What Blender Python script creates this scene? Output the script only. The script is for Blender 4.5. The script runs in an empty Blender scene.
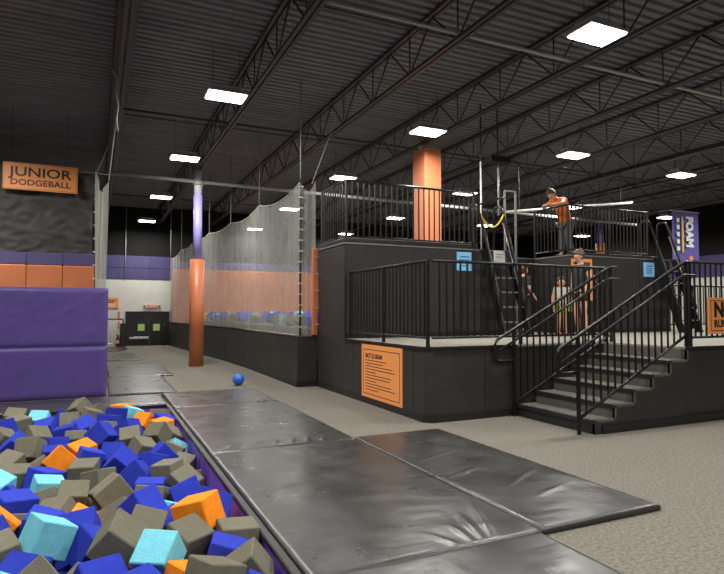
import bpy, bmesh, math, random
from mathutils import Vector, Matrix, Euler, Quaternion, noise
R = math.radians
sc = bpy.context.scene
COL = sc.collection
random.seed(7)

# ------------------------------------------------------------------ camera, world, exposure
F, CX, CY, EYE = 572.0, 362.0, 287.0, 1.6
YAW, PIT = R(24.9), R(2.4)
cam = bpy.data.cameras.new('camera'); cam.sensor_width = 36; cam.sensor_fit = 'HORIZONTAL'
cam.lens = F / 724 * 36; cam.clip_end = 200
co = bpy.data.objects.new('camera', cam); COL.objects.link(co)
co.location = (0, 0, EYE); co.rotation_euler = (R(90) + PIT, 0, -YAW)
sc.camera = co
w = bpy.data.worlds.new('world'); sc.world = w; w.use_nodes = True
w.node_tree.nodes['Background'].inputs[0].default_value = (0.9, 0.95, 1, 1)
w.node_tree.nodes['Background'].inputs[1].default_value = 0.05
vs = sc.view_settings
vs.view_transform = 'Standard'; vs.look = 'None'; vs.gamma = 1; vs.use_curve_mapping = False
vs.exposure = 0.38
LAMP_W = 125.0      # watts of one high bay fixture
PANEL_E = 9.0      # brightness of its diffuser

fwd = Vector((math.sin(YAW) * math.cos(PIT), math.cos(YAW) * math.cos(PIT), math.sin(PIT)))
rgt = Vector((math.cos(YAW), -math.sin(YAW), 0)); upv = rgt.cross(fwd)
def ray(u, v): return fwd * F + rgt * (u - CX) + upv * (CY - v)
def atz(u, v, z=0.0):
    d = ray(u, v); return Vector((0, 0, EYE)) + d * ((z - EYE) / d.z)
def aty(u, v, y):
    d = ray(u, v); return Vector((0, 0, EYE)) + d * (y / d.y)

# ------------------------------------------------------------------ materials
def mat(name, col, rough=0.6, metal=0.0, var=0.0, scale=8.0, bump=0.0, bscale=40.0, spec=0.5, rnd=0.0,
        stretch=(1, 1, 1), emit=0.0, detail=4):
    m = bpy.data.materials.new(name); m.use_nodes = True
    nt = m.node_tree; b = nt.nodes['Principled BSDF']; L = nt.links.new
    b.inputs['Base Color'].default_value = (*col, 1); b.inputs['Roughness'].default_value = rough
    b.inputs['Metallic'].default_value = metal; b.inputs['Specular IOR Level'].default_value = spec
    if var or bump or rnd:
        tc = nt.nodes.new('ShaderNodeTexCoord'); mp = nt.nodes.new('ShaderNodeMapping')
        mp.inputs['Scale'].default_value = stretch
        L(tc.outputs['Object'], mp.inputs['Vector'])
    if var or rnd:
        hs = nt.nodes.new('ShaderNodeHueSaturation'); hs.inputs['Color'].default_value = (*col, 1)
        L(hs.outputs[0], b.inputs['Base Color'])
        n = nt.nodes.new('ShaderNodeTexNoise'); n.inputs['Scale'].default_value = scale; n.inputs['Detail'].default_value = detail
        L(mp.outputs[0], n.inputs['Vector'])
        mr = nt.nodes.new('ShaderNodeMapRange'); mr.inputs[1].default_value = .25; mr.inputs[2].default_value = .75
        mr.inputs[3].default_value = 1 - var; mr.inputs[4].default_value = 1 + var
        L(n.outputs[0], mr.inputs[0])
        if rnd:
            oi = nt.nodes.new('ShaderNodeObjectInfo'); m2 = nt.nodes.new('ShaderNodeMapRange')
            m2.inputs[3].default_value = 1 - rnd; m2.inputs[4].default_value = 1 + rnd
            L(oi.outputs['Random'], m2.inputs[0])
            mu = nt.nodes.new('ShaderNodeMath'); mu.operation = 'MULTIPLY'
            L(mr.outputs[0], mu.inputs[0]); L(m2.outputs[0], mu.inputs[1]); L(mu.outputs[0], hs.inputs['Value'])
        else: L(mr.outputs[0], hs.inputs['Value'])
    if bump:
        n2 = nt.nodes.new('ShaderNodeTexNoise'); n2.inputs['Scale'].default_value = bscale; n2.inputs['Detail'].default_value = detail
        L(mp.outputs[0], n2.inputs['Vector'])
        bp = nt.nodes.new('ShaderNodeBump'); bp.inputs['Strength'].default_value = bump; bp.inputs['Distance'].default_value = .02
        L(n2.outputs[0], bp.inputs['Height']); L(bp.outputs[0], b.inputs['Normal'])
    if emit:
        b.inputs['Emission Color'].default_value = (*col, 1); b.inputs['Emission Strength'].default_value = emit
    return m

def net_mat(name, col, lo, hi, sx=(30, 30, 1.2)):
    m = bpy.data.materials.new(name); m.use_nodes = True
    nt = m.node_tree; nt.nodes.clear(); L = nt.links.new
    out = nt.nodes.new('ShaderNodeOutputMaterial'); mx = nt.nodes.new('ShaderNodeMixShader')
    tr = nt.nodes.new('ShaderNodeBsdfTransparent'); df = nt.nodes.new('ShaderNodeBsdfDiffuse')
    tl = nt.nodes.new('ShaderNodeBsdfTranslucent'); m2 = nt.nodes.new('ShaderNodeMixShader')
    df.inputs[0].default_value = (*col, 1); tl.inputs[0].default_value = (*col, 1)
    m2.inputs[0].default_value = .4
    L(df.outputs[0], m2.inputs[1]); L(tl.outputs[0], m2.inputs[2])
    tc = nt.nodes.new('ShaderNodeTexCoord'); mp = nt.nodes.new('ShaderNodeMapping'); mp.inputs['Scale'].default_value = sx
    n = nt.nodes.new('ShaderNodeTexNoise'); n.inputs['Scale'].default_value = .45; n.inputs['Detail'].default_value = 6; n.inputs['Roughness'].default_value = .65
    mr = nt.nodes.new('ShaderNodeMapRange'); mr.inputs[1].default_value = .3; mr.inputs[2].default_value = .72
    mr.inputs[3].default_value = lo; mr.inputs[4].default_value = hi
    L(tc.outputs['Object'], mp.inputs[0]); L(mp.outputs[0], n.inputs['Vector']); L(n.outputs[0], mr.inputs[0])
    L(mr.outputs[0], mx.inputs[0]); L(tr.outputs[0], mx.inputs[1]); L(m2.outputs[0], mx.inputs[2]); L(mx.outputs[0], out.inputs[0])
    return m

def vinyl_mat():
    m = mat('black_vinyl', (.026, .026, .025), .3, spec=.7)
    nt = m.node_tree; L = nt.links.new; b = nt.nodes['Principled BSDF']
    tc = nt.nodes.new('ShaderNodeTexCoord')
    oi = nt.nodes.new('ShaderNodeObjectInfo'); ad = nt.nodes.new('ShaderNodeVectorMath'); ad.operation = 'ADD'
    L(tc.outputs['Object'], ad.inputs[0]); L(oi.outputs['Location'], ad.inputs[1])
    h = None
    for typ, sx, sc_, rot, st in (('FBM', (1.2, 9, 1), 1.3, .42, .05), ('FBM', (8, 1.2, 1), 1.1, -.25, .04), ('FBM', (1, 2.5, 1), 1.2, .2, .05), ('FBM', (1, 1, 1), 45, 0, .012)):
        mp = nt.nodes.new('ShaderNodeMapping'); mp.inputs['Scale'].default_value = sx; mp.inputs['Rotation'].default_value = (0, 0, rot)
        n = nt.nodes.new('ShaderNodeTexNoise'); n.noise_type = typ; n.inputs['Scale'].default_value = sc_; n.inputs['Detail'].default_value = 2.5
        n.inputs['Distortion'].default_value = .15
        L(ad.outputs[0], mp.inputs[0]); L(mp.outputs[0], n.inputs['Vector'])
        bp = nt.nodes.new('ShaderNodeBump'); bp.inputs['Strength'].default_value = st; bp.inputs['Distance'].default_value = .05
        L(n.outputs[0], bp.inputs['Height'])
        if h: L(h.outputs[0], bp.inputs['Normal'])
        h = bp
    L(h.outputs[0], b.inputs['Normal'])
    n = nt.nodes.new('ShaderNodeTexNoise'); n.inputs['Scale'].default_value = 2.5; n.inputs['Detail'].default_value = 5
    L(ad.outputs[0], n.inputs['Vector'])
    mr = nt.nodes.new('ShaderNodeMapRange'); mr.inputs[1].default_value = .3; mr.inputs[2].default_value = .7
    mr.inputs[3].default_value = .25; mr.inputs[4].default_value = .38
    L(n.outputs[0], mr.inputs[0]); L(mr.outputs[0], b.inputs['Roughness'])
    return m

M = dict(
    carpet=mat('carpet', (.165, .155, .130), .95, var=.42, scale=38, bump=.35, bscale=220, spec=.1, detail=8),
    deck_carpet=mat('platform_carpet', (.26, .25, .215), .95, var=.15, scale=60, bump=.3, bscale=200, spec=.1),
    black=mat('black_paint', (.030, .030, .029), .45, var=.16, scale=3, spec=.35),
    blackwall=mat('black_wall', (.011, .011, .012), .7, var=.2, scale=2, spec=.2),
    trim=mat('black_trim', (.012, .012, .012), .4),
    rail=mat('rail_black', (.007, .007, .007), .38, spec=.38),
    tread=mat('stair_carpet', (.12, .115, .10), .9, var=.2, scale=60, bump=.3, bscale=180, spec=.1),
    nosing=mat('nosing', (.02, .02, .02), .45),
    edge=mat('edge_grey', (.22, .22, .2), .4, metal=.5),
    steel=mat('joist_steel', (.05, .049, .052), .45, var=.2, scale=6, spec=.5),
    deck=mat('roof_deck', (.185, .19, .215), .5, var=.3, scale=2, spec=.45, stretch=(.3, 2, 1)),
    pipe=mat('grey_pipe', (.55, .55, .53), .4, metal=.2),
    housing=mat('lamp_housing', (.62, .64, .64), .4, metal=.3),
    lamp=mat('lamp_diffuser', (1, .97, .9), .4, emit=PANEL_E),
    white=mat('white_wall', (.62, .62, .56), .7, var=.05, scale=2),
    purple=mat('purple_vinyl', (.088, .058, .24), .36, var=.08, scale=3, bump=.06, bscale=3.0, spec=.55),
    purpwall=mat('purple_wall', (.062, .052, .155), .6, var=.1, scale=3),
    liner=mat('purple_liner', (.17, .07, .48), .35, var=.2, scale=5, bump=.3, bscale=6),
    orange=mat('orange_pad', (.49, .148, .055), .42, var=.1, scale=3, bump=.3, bscale=7, stretch=(1, 1, .6)),
    orangecol=mat('orange_column', (.62, .20, .085), .5, var=.05, scale=3),
    orangesign=mat('orange_sign', (.84, .31, .085), .5),
    signink=mat('sign_ink', (.018, .014, .014), .5),
    f_olive=mat('foam_olive', (.168, .160, .118), .95, var=.1, scale=14, bump=.35, bscale=90, spec=.1, rnd=.15),
    f_blue=mat('foam_blue', (.026, .045, .42), .9, var=.1, scale=14, bump=.3, bscale=90, spec=.15, rnd=.2),
    f_orange=mat('foam_orange', (.95, .27, .018), .9, var=.1, scale=14, bump=.3, bscale=90, spec=.15, rnd=.1),
    f_cyan=mat('foam_cyan', (.20, .62, .74), .9, var=.1, scale=14, bump=.3, bscale=90, spec=.15, rnd=.12),
    ball=mat('ball_blue', (.02, .13, .55), .35),
    net=net_mat('white_net', (.44, .44, .41), .34, .58, (7, 7, 1.6)),
    netdark=net_mat('grey_net', (.33, .33, .29), .45, .9),
    rope=mat('rope', (.42, .41, .37), .8),
    tarp=mat('black_tarp', (.04, .04, .036), .6, var=.3, scale=2.4, bump=.25, bscale=3.5, spec=.3),
    lav=mat('pole_purple', (.34, .31, .78), .4),
    palepole=mat('pole_white', (.62, .64, .72), .4),
    bluesign=mat('blue_sign', (.24, .60, .92), .5),
    blueink=mat('blue_ink', (.03, .10, .40), .5),
    paper=mat('white_sign', (.75, .75, .72), .5),
    yellow=mat('yellow_chain', (.85, .58, .02), .45),
    banner=mat('banner_purple', (.12, .10, .34), .6),
    bannerw=mat('banner_white', (.8, .8, .82), .6),
    red=mat('red', (.65, .03, .03), .4),
    redsign=mat('red_sign', (.75, .16, .16), .5),
    glass=mat('green_glass', (.42, .62, .18), .25, spec=.8),
    chrome=mat('panic_bar', (.6, .6, .6), .3, metal=.8),
    skin=mat('skin', (.62, .34, .22), .5), hair=mat('brown_hair', (.10, .05, .022), .7, var=.3, scale=30),
    blond=mat('light_brown_hair', (.13, .07, .038), .7, var=.3, scale=30),
    tee_o=mat('orange_shirt', (.85, .17, .02), .8, bump=.3, bscale=14), jeans=mat('grey_jeans', (.13, .135, .13), .85, var=.25, scale=12, bump=.3, bscale=14),
    tee_b=mat('black_shirt', (.02, .022, .025), .8, bump=.3, bscale=14), tee_w=mat('grey_shirt', (.48, .47, .43), .8, bump=.3, bscale=14),
    lime=mat('lime_shorts', (.42, .62, .05), .8, var=.7, scale=16), pink=mat('pink_shoe', (.65, .06, .30), .5),
    eye=mat('eye', (.02, .015, .012), .2), lip=mat('lip', (.45, .13, .11), .5), bluecloth=mat('blue_cloth', (.05, .25, .7), .8),
)
V = vinyl_mat()

# ------------------------------------------------------------------ helpers
def link(o, parent=None):
    COL.objects.link(o)
    if parent is not None: o.parent = parent
    return o
def tag(o, label, cat, group=None, kind=None):
    if label: o['label'] = label
    if cat: o['category'] = cat
    if group: o['group'] = group
    if kind: o['kind'] = kind
    return o
def struct(o): o['kind'] = 'structure'; return o
def empty(name, loc, label=None, cat=None, group=None, rz=0.0):
    o = bpy.data.objects.new(name, None); o.empty_display_size = .2
    o.location = loc; o.rotation_euler = (0, 0, rz)
    COL.objects.link(o); return tag(o, label, cat, group)
def pl(parent): return parent.location if parent is not None else Vector((0, 0, 0))
def wl(parent):      # world offset of a parent chain (no rotations used there)
    v = Vector((0, 0, 0))
    while parent is not None: v = v + parent.location; parent = parent.parent
    return v
def mesh(name, verts, faces, m, parent=None, loc=None, smooth=False):
    """verts in world space; origin put at loc (default: centre of bottom)"""
    vv = [Vector(v) for v in verts]
    if loc is None:
        lo = Vector([min(v[i] for v in vv) for i in range(3)]); hi = Vector([max(v[i] for v in vv) for i in range(3)])
        loc = Vector(((lo.x + hi.x) / 2, (lo.y + hi.y) / 2, lo.z))
    loc = Vector(loc)
    me = bpy.data.meshes.new(name); me.from_pydata([v - loc for v in vv], [], faces); me.update()
    bm = bmesh.new(); bm.from_mesh(me); bmesh.ops.recalc_face_normals(bm, faces=bm.faces); bm.to_mesh(me); bm.free()
    if smooth:
        for p in me.polygons: p.use_smooth = True
    me.materials.append(m)
    o = bpy.data.objects.new(name, me); link(o, parent); o.location = loc - wl(parent)
    return o
CACHE = {}
def cached(key, fn):
    if key not in CACHE: CACHE[key] = fn()
    return CACHE[key]
def inst(name, me, parent, loc, rot=None):
    o = bpy.data.objects.new(name, me); link(o, parent); o.location = Vector(loc) - wl(parent)
    if rot is not None:
        o.rotation_mode = 'QUATERNION'; o.rotation_quaternion = rot
    return o
def box_me(sx, sy, sz, m, bev=0.0, seg=1):
    def fn():
        bm = bmesh.new(); bmesh.ops.create_cube(bm, size=1)
        for v in bm.verts: v.co = Vector((v.co.x * sx, v.co.y * sy, v.co.z * sz))
        if bev: bmesh.ops.bevel(bm, geom=bm.edges[:], offset=bev, segments=seg, affect='EDGES', profile=.6)
        me = bpy.data.meshes.new('box'); bm.to_mesh(me); bm.free(); me.materials.append(m)
        return me
    return cached(('b', round(sx, 4), round(sy, 4), round(sz, 4), m.name, bev, seg), fn)
def box(name, x0, x1, y0, y1, z0, z1, m, parent=None, bev=0.0, seg=1):
    return inst(name, box_me(x1 - x0, y1 - y0, z1 - z0, m, bev, seg), parent, ((x0 + x1) / 2, (y0 + y1) / 2, (z0 + z1) / 2))
def bar_me(L, r, m, n):
    def fn():
        bm = bmesh.new(); bmesh.ops.create_cone(bm, cap_ends=True, segments=n, radius1=r, radius2=r, depth=L)
        me = bpy.data.meshes.new('bar'); bm.to_mesh(me); bm.free(); me.materials.append(m)
        if n > 5:
            for p in me.polygons: p.use_smooth = len(p.vertices) == 4
        return me
    return cached(('t', round(L, 3), r, m.name, n), fn)
def bar(name, p, q, r, m, parent=None, n=8):
    p, q = Vector(p), Vector(q); d = q - p
    rot = Vector((0, 0, 1)).rotation_difference(d.normalized())
    if n == 4: rot = rot @ Quaternion((0, 0, 1), R(45))
    return inst(name, bar_me(d.length, r, m, n), parent, (p + q) / 2, rot)
def tube(name, pts, r, m, parent=None, n=8, label=None):
    pts = [Vector(p) for p in pts]; verts = []; faces = []
    up0 = Vector((.13, .21, .97)).normalized()
    for i, p in enumerate(pts):
        t = ((pts[min(i + 1, len(pts) - 1)] - p).normalized() + (p - pts[max(i - 1, 0)]).normalized())
        t = t.normalized() if t.length > 1e-6 else Vector((0, 0, 1))
        ref = up0 if abs(t.dot(up0)) < .95 else Vector((1, 0, 0))
        a = t.cross(ref).normalized(); b = t.cross(a)
        for k in range(n):
            an = 2 * math.pi * k / n; verts.append(p + (a * math.cos(an) + b * math.sin(an)) * r)
    for i in range(len(pts) - 1):
        for k in range(n): faces.append((i * n + k, i * n + (k + 1) % n, (i + 1) * n + (k + 1) % n, (i + 1) * n + k))
    faces.append(tuple(range(n))); faces.append(tuple((len(pts) - 1) * n + k for k in range(n)))
    return mesh(name, verts, faces, m, parent, smooth=True)
def bend(pts, rad, k=4):
    """round the corners of a poly line"""
    pts = [Vector(p) for p in pts]; out = [pts[0]]
    for a, b, c in zip(pts, pts[1:], pts[2:]):
        p = b + (a - b).normalized() * min(rad, (a - b).length * .45); q = b + (c - b).normalized() * min(rad, (c - b).length * .45)
        for i in range(k + 1):
            t = i / k; out.append(p * (1 - t) ** 2 + b * 2 * t * (1 - t) + q * t * t)
    return out + [pts[-1]]
def text(name, s, size, m, parent, origin, xdir, ydir, ext=.004, align='LEFT', sx=1.0, shear=0.0, weight=0.0):
    cu = bpy.data.curves.new(name, 'FONT'); cu.body = s; cu.size = size; cu.extrude = ext; cu.align_x = align; cu.offset = weight
    cu.resolution_u = 3
    o = bpy.data.objects.new(name, cu); COL.objects.link(o)
    dg = bpy.context.evaluated_depsgraph_get(); me = bpy.data.meshes.new_from_object(o.evaluated_get(dg))
    bpy.data.objects.remove(o); bpy.data.curves.remove(cu)
    x, y = Vector(xdir).normalized(), Vector(ydir).normalized(); z = x.cross(y)
    mx = Matrix((x * sx, y, z)).transposed()
    me.transform(mx.to_4x4()); me.materials.clear(); me.materials.append(m)
    return inst(name, me, parent, origin)
def grid(name, fn, nu, nv, m, parent=None, smooth=True, loc=None):
    verts = [fn(i / nu, j / nv) for j in range(nv + 1) for i in range(nu + 1)]
    faces = [(j * (nu + 1) + i, j * (nu + 1) + i + 1, (j + 1) * (nu + 1) + i + 1, (j + 1) * (nu + 1) + i) for j in range(nv) for i in range(nu)]
    return mesh(name, verts, faces, m, parent, loc, smooth)
def fbm(x, y, z=0.0): return sum(noise.noise(Vector((x * k_ + 7.3 * k_, y * k_ - 3.1 * k_, z + .37 * k_))) / k_ for k_ in (1, 2.03, 4.1))

# ------------------------------------------------------------------ room shell
PX0, PX1, PY0, PY1 = -7.0, 1.12, 1.4, 10.25      # the sunken foam pit
PD = -1.1
X0, X1, Y0, Y1 = -8.0, 26.0, -5.0, 29.2
YF = 28.3                                        # the raised floor ends in front of the far doors
def slab(name, x0, x1, y0, y1, z, m, parent=None):
    return mesh(name, [(x0, y0, z), (x1, y0, z), (x1, y1, z), (x0, y1, z)], [(0, 1, 2, 3)], m, parent)
xs, ys = [X0, PX0, PX1, X1], [Y0, PY0, PY1, YF]
fv = [(x, y, 0) for y in ys for x in xs]; ff = []
for j in range(3):
    for i in range(3):
        if not (i == 1 and j == 1): ff.append((j * 4 + i, j * 4 + i + 1, j * 4 + 5 + i, j * 4 + 4 + i))
n0 = len(fv); fv += [(X0, YF, -.55), (X1, YF, -.55), (X0, Y1, -.55), (X1, Y1, -.55)]
ff += [(n0, n0 + 1, 15, 12), (n0, n0 + 1, n0 + 3, n0 + 2)]
struct(mesh('floor', fv, ff, M['carpet'], loc=(0, 0, 0)))

CZ, JB = 6.55, 5.75                              # roof deck, joist bottom chord
pitch = .19; prof = []
yy = Y0
while yy < Y1 + .2:
    prof += [(yy, CZ), (yy + .085, CZ), (yy + .105, CZ + .045), (yy + .17, CZ + .045)]; yy += pitch
cv = []; cf = []
for (y, z) in prof: cv += [(X0, y, z), (X1, y, z)]
for i in range(len(prof) - 1): cf.append((2 * i, 2 * i + 1, 2 * i + 3, 2 * i + 2))
struct(mesh('ceiling', cv, cf, M['deck'], loc=(0, 0, CZ)))

wb = struct(box('wall_back', X0, X1, Y1, Y1 + .15, -.55, 6.7, M['blackwall']))
box('white_panel', -.5, 3.6, Y1 - .03, Y1, -.55, 3.1, M['white'], wb)
for i in range(3):
    box('purple_pad', -.5 + i * 1.4, -.5 + i * 1.4 + 1.395, Y1 - .06, Y1, 3.1, 3.63, M['purpwall'], wb, .01)
    box('purple_pad', -.5 + i * 1.4, -.5 + i * 1.4 + 1.395, Y1 - .06, Y1, 3.64, 4.22, M['purpwall'], wb, .01)
wr = struct(box('wall_right', X1, X1 + .15, Y0, Y1, 0, 6.7, M['blackwall']))
box('white_panel', X1 - .03, X1, Y0, Y1, 0, 3.18, M['white'], wr)
for i in range(9): box('purple_pad', X1 - .06, X1, 6 + i * 2.4, 6 + i * 2.4 + 2.39, 3.18, 4.2, M['purpwall'], wr, .01)
struct(box('wall_left', X0 - .15, X0, Y0, Y1, 0, 6.7, M['blackwall']))
struct(box('wall_front', X0, X1, Y0 - .15, Y0, 0, 6.7, M['blackwall']))

# dodgeball court end wall: a curtain hung on a cable above wall pads
wd = struct(box('wall_dodgeball', X0, -.10, 16.05, 16.15, 0, 3.0, M['blackwall']))
grid('black_tarp', lambda a, b: (X0 + a * 7.88, 15.98 + .04 * fbm(a * 16, b * 5) + .07 * abs(noise.noise((a * 22 + 3 * b, b * 9 - a * 13, 3))), 2.98 + b * 2.12),
     140, 50, M['tarp'], wd)
bar('curtain_cable', (X0, 16, 5.11), (.3, 16, 5.11), .012, M['steel'], wd, 6)
for i in range(10):
    x1 = .005 - i * .776
    box('purple_strip', x1 - .774, x1, 15.88, 16.04, 2.725, 3.02, M['purpwall'], wd, .015)
    box('orange_pad', x1 - .772, x1, 15.84, 16.04, 0, 2.72, M['orange'], wd, .03, 2)

# ------------------------------------------------------------------ roof structure
JX = [.35, 2.67, 5.0, 7.32, 9.64, 11.96, 14.28, 16.6, 18.92, 21.24]
JL = ['directly below the wide roof beam', 'directly above the padded pole', 'between the padded pole and square orange column', 'directly above the square orange column',
      'above the gap between the tall blocks', 'above the second tall block', 'just past the second ladder', 'above the far end of the platform', 'just short of the hanging banner', 'past the hanging banner']
def joist(x, i):
    e = empty('roof_joist', (x, 12, JB), 'black open web steel roof joist ' + JL[i], 'roof joist', 'open web roof joists')
    for s in (-1, 1):
        box('top_chord', x + s * .045 - .03, x + s * .045 + .03, Y0 + .05, Y1 - .02, CZ - .065, CZ - .003, M['steel'], e)
        box('bottom_chord', x + s * .045 - .03, x + s * .045 + .03, Y0 + .05, Y1 - .02, JB, JB + .05, M['steel'], e)
    p = 1.5; y = 2.0 + (i % 2) * .4
    while y < Y1 - 1.6:
        bar('web_diagonal', (x, y, CZ - .04), (x, y + p / 2, JB + .03), .017, M['steel'], e, 6)
        bar('web_diagonal', (x, y + p / 2, JB + .03), (x, y + p, CZ - .04), .017, M['steel'], e, 6)
        bar('web_vertical', (x, y + p / 2, JB + .03), (x, y + p / 2, CZ - .04), .012, M['steel'], e, 6)
        y += p
for i, x in enumerate(JX): joist(x, i)
tag(box('roof_beam', .2, .5, Y0 + .1, 20.0, 5.98, 6.49, M['steel'], None, .01), 'wide dark roof beam above the dodgeball side net', 'beam')
for k, (y, z, x0, x1, r) in enumerate([(7.2, 5.86, 2.7, 21.2, .028), (12.9, 5.86, .4, 21.2, .022), (22.6, 5.86, .4, 21.2, .022), (8.3, 6.42, 2.7, 12, .015), (15.0, 6.42, .4, 21.2, .015)]):
    tag(bar('bridging_rod', (x0, y, z), (x1, y, z), r, M['pipe' if k == 0 else 'steel'], None, 8), 'thin horizontal bridging rod running across the roof joists', 'rod', 'bridging rods')
tag(bar('sprinkler_pipe', (.3, 17.2, 5.42), (21, 17.2, 5.30), .055, M['pipe'], None, 10), 'long pale grey pipe meeting the top of the purple and orange pole', 'pipe')

# ------------------------------------------------------------------ lamps
def lampfix(x, y, z, i):
    e = empty('high_bay_light', (x, y, z), 'glowing white high bay light ' + i, 'ceiling light', 'high bay lights ' + i)
    box('diffuser', x - .34, x + .34, y - .225, y + .225, z, z + .02, M['lamp'], e)
    v = []
    for zz, a, b in ((z + .005, .37, .25), (z + .03, .37, .25), (z + .10, .29, .15), (z + .16, .29, .15)):
        v += [(x - a, y - b, zz), (x + a, y - b, zz), (x + a, y + b, zz), (x - a, y + b, zz)]
    f = [(0, 1, 2, 3), (12, 13, 14, 15)]
    for k in range(3):
        for q in range(4): f.append((k * 4 + q, k * 4 + (q + 1) % 4, k * 4 + 4 + (q + 1) % 4, k * 4 + 4 + q))
    mesh('housing', [(a, b, c + .016) for a, b, c in v], f, M['housing'], e)
    for s in (-1, 1): bar('hanger_wire', (x + s * .25, y, z + .15), (x + s * .25, y, CZ), .006, M['steel'], e, 5)
    la = bpy.data.lights.new('lamp_light', 'AREA'); la.shape = 'RECTANGLE'; la.size = .66; la.size_y = .43
    la.energy = LAMP_W; la.color = (1, .965, .91); la.spread = R(170)
    lo = bpy.data.objects.new('lamp_light', la); link(lo, e); lo.location = (0, 0, -.012)
ROWS = [('in the row over the floor mats and padded pole', [(2.15, 5.6), (2.15, 10.72), (2.06, 15.58), (2.02, 21.3), (2.0, 27.3)]),
        ('in the row over the stairs and square orange column', [(6.58, 6.0), (6.72, 10.95), (6.75, 15.9), (6.9, 21.7), (7.05, 27.75)]),
        ('in the row over the gap between the two tall blocks', [(11.2, 6.0), (11.17, 11.03), (11.42, 16.2), (11.74, 21.88), (11.8, 27.5)]),
        ('in the row past the second ladder', [(15.8, 6.0), (15.74, 11.32), tuple(atz(571, 208, 5.62))[:2], tuple(atz(485, 226, 5.62))[:2]]),
        ('in the row nearest the hanging FOAM banner', [(20.3, 11.2), tuple(atz(667, 218, 5.62))[:2], tuple(atz(582, 236.5, 5.62))[:2]])]
k = 0
for txt, pts_ in ROWS:
    for (x, y) in pts_: lampfix(x, y, 5.62, txt); k += 1
for (x, y) in ((2.1, .8), (6.7, .8), (-2.8, 13.2), (-5.2, 9.5), (-2.6, 6.0), (-2.6, .8), (-5.5, 13), (2.1, -3.5), (6.7, -3.5)):  # out-of-view fixtures; those towards the dodgeball court are added to brighten its sign
    lampfix(x, y, 5.62, 'unseen above the open foam pit side'); k += 1

# ------------------------------------------------------------------ pit 1 liner
def liner_side(name, p, q):
    o = mesh(name, [(*p, PD), (*q, PD), (*q, -.015), (*p, -.015)], [(0, 1, 2, 3)], M['liner']); return struct(o)
liner_side('wall_pit_right', (PX1 - .002, PY0), (PX1 - .002, PY1)); liner_side('wall_pit_far', (PX0, PY1 - .002), (PX1, PY1 - .002))
liner_side('wall_pit_left', (PX0, PY0), (PX0, PY1)); liner_side('wall_pit_near', (PX0, PY0), (PX1, PY0))
struct(slab('floor_pit', PX0, PX1, PY0, PY1, PD, M['liner']))
struct(box('trim_1', PX1 - .03, PX1 + .03, PY0, PY1 + .03, -.02, .03, M['trim'], None, .008))
struct(box('trim_2', PX0, PX1 - .031, PY1 - .03, PY1 + .03, -.02, .03, M['trim'], None, .008))

# ------------------------------------------------------------------ floor mats
def crease(x, y, segs):
    t_ = 0.0
    for (ax, ay, bx_, by_, hh, ww) in segs:
        dx, dy = bx_ - ax, by_ - ay; q = max(0, min(1, ((x - ax) * dx + (y - ay) * dy) / (dx * dx + dy * dy)))
        t_ += hh * math.sin(math.pi * min(1, .12 + .88 * q)) * math.exp(-((x - ax - q * dx) ** 2 + (y - ay - q * dy) ** 2) / (ww * ww))
    return t_
def floor_mat(x0, x1, y0, y1, h, label, amp=.006, z=0.0, seed=0, sk=0.0, segs=()):
    e = None
    nu, nv = max(8, int((x1 - x0) * 48)), max(8, int((y1 - y0) * 44))
    def top(a, b):
        x, y = x0 + a * (x1 - x0), y0 + b * (y1 - y0)
        ed = min(a * (x1 - x0), (1 - a) * (x1 - x0), b * (y1 - y0), (1 - b) * (y1 - y0))
        t = min(1, ed / .045); puff = h - .012 + .012 * math.sqrt(max(0, 1 - (1 - t) ** 2))
        wv = .45 * amp * (fbm(x * 1.6 + seed, y * 3.2) + .6 * fbm(x * 5 + y * 3 + seed, y * 4 - x * 2))
        return (x + sk * b, y, z + puff + wv * t + (crease(x, y, segs) * t if segs else 0))
    verts = [top(i / nu, j / nv) for j in range(nv + 1) for i in range(nu + 1)]
    faces = [(j * (nu + 1) + i, j * (nu + 1) + i + 1, (j + 1) * (nu + 1) + i + 1, (j + 1) * (nu + 1) + i) for j in range(nv) for i in range(nu)]
    ring = [i for i in range(nu + 1)] + [j * (nu + 1) + nu for j in range(1, nv + 1)] + [nv * (nu + 1) + i for i in range(nu - 1, -1, -1)] + [j * (nu + 1) for j in range(nv - 1, 0, -1)]
    b0 = len(verts)
    for r in ring: verts.append((verts[r][0], verts[r][1], z + .001))
    for k in range(len(ring)):
        k2 = (k + 1) % len(ring); faces.append((ring[k], ring[k2], b0 + k2, b0 + k))
    faces.append(tuple(b0 + k for k in range(len(ring))))
    o = mesh('floor_mat', verts, faces, V, smooth=True)
    return tag(o, label, 'mat')
floor_mat(1.16, 2.915, 9.733, 11.55, .045, 'black vinyl mat nearest the blue ball, end of the long row beside foam pit', seed=1)
floor_mat(1.16, 2.915, 6.443, 9.728, .045, 'long black vinyl mat beside foam pit, opposite the orange rules poster', seed=2, segs=[(1.3 + .2 * q, 6.50, 1.42 + .2 * q, 6.78 + .05 * (q % 2), .009, .025) for q in range(7)] + [(1.5, 7.6, 2.6, 7.8, .006, .03), (1.4, 8.6, 2.7, 8.7, .006, .03)])
floor_mat(1.16, 2.915, 3.215, 6.438, .045, 'wrinkled black vinyl mat between the foam pit and the separate outer mat', .008, seed=3,
          segs=[(2.50, 3.24, 2.80, 3.95, .014, .030), (2.42, 3.24, 2.56, 3.80, .012, .026), (2.34, 3.24, 2.36, 3.62, .010, .024), (2.22, 3.24, 2.10, 3.55, .008, .024), (1.4, 4.9, 2.5, 5.25, .006, .03), (1.9, 5.6, 2.8, 5.75, .005, .03)])
floor_mat(1.16, 2.88, .6, 3.21, .045, 'black vinyl mat at the open end of the row beside the foam pit', seed=4)
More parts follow.
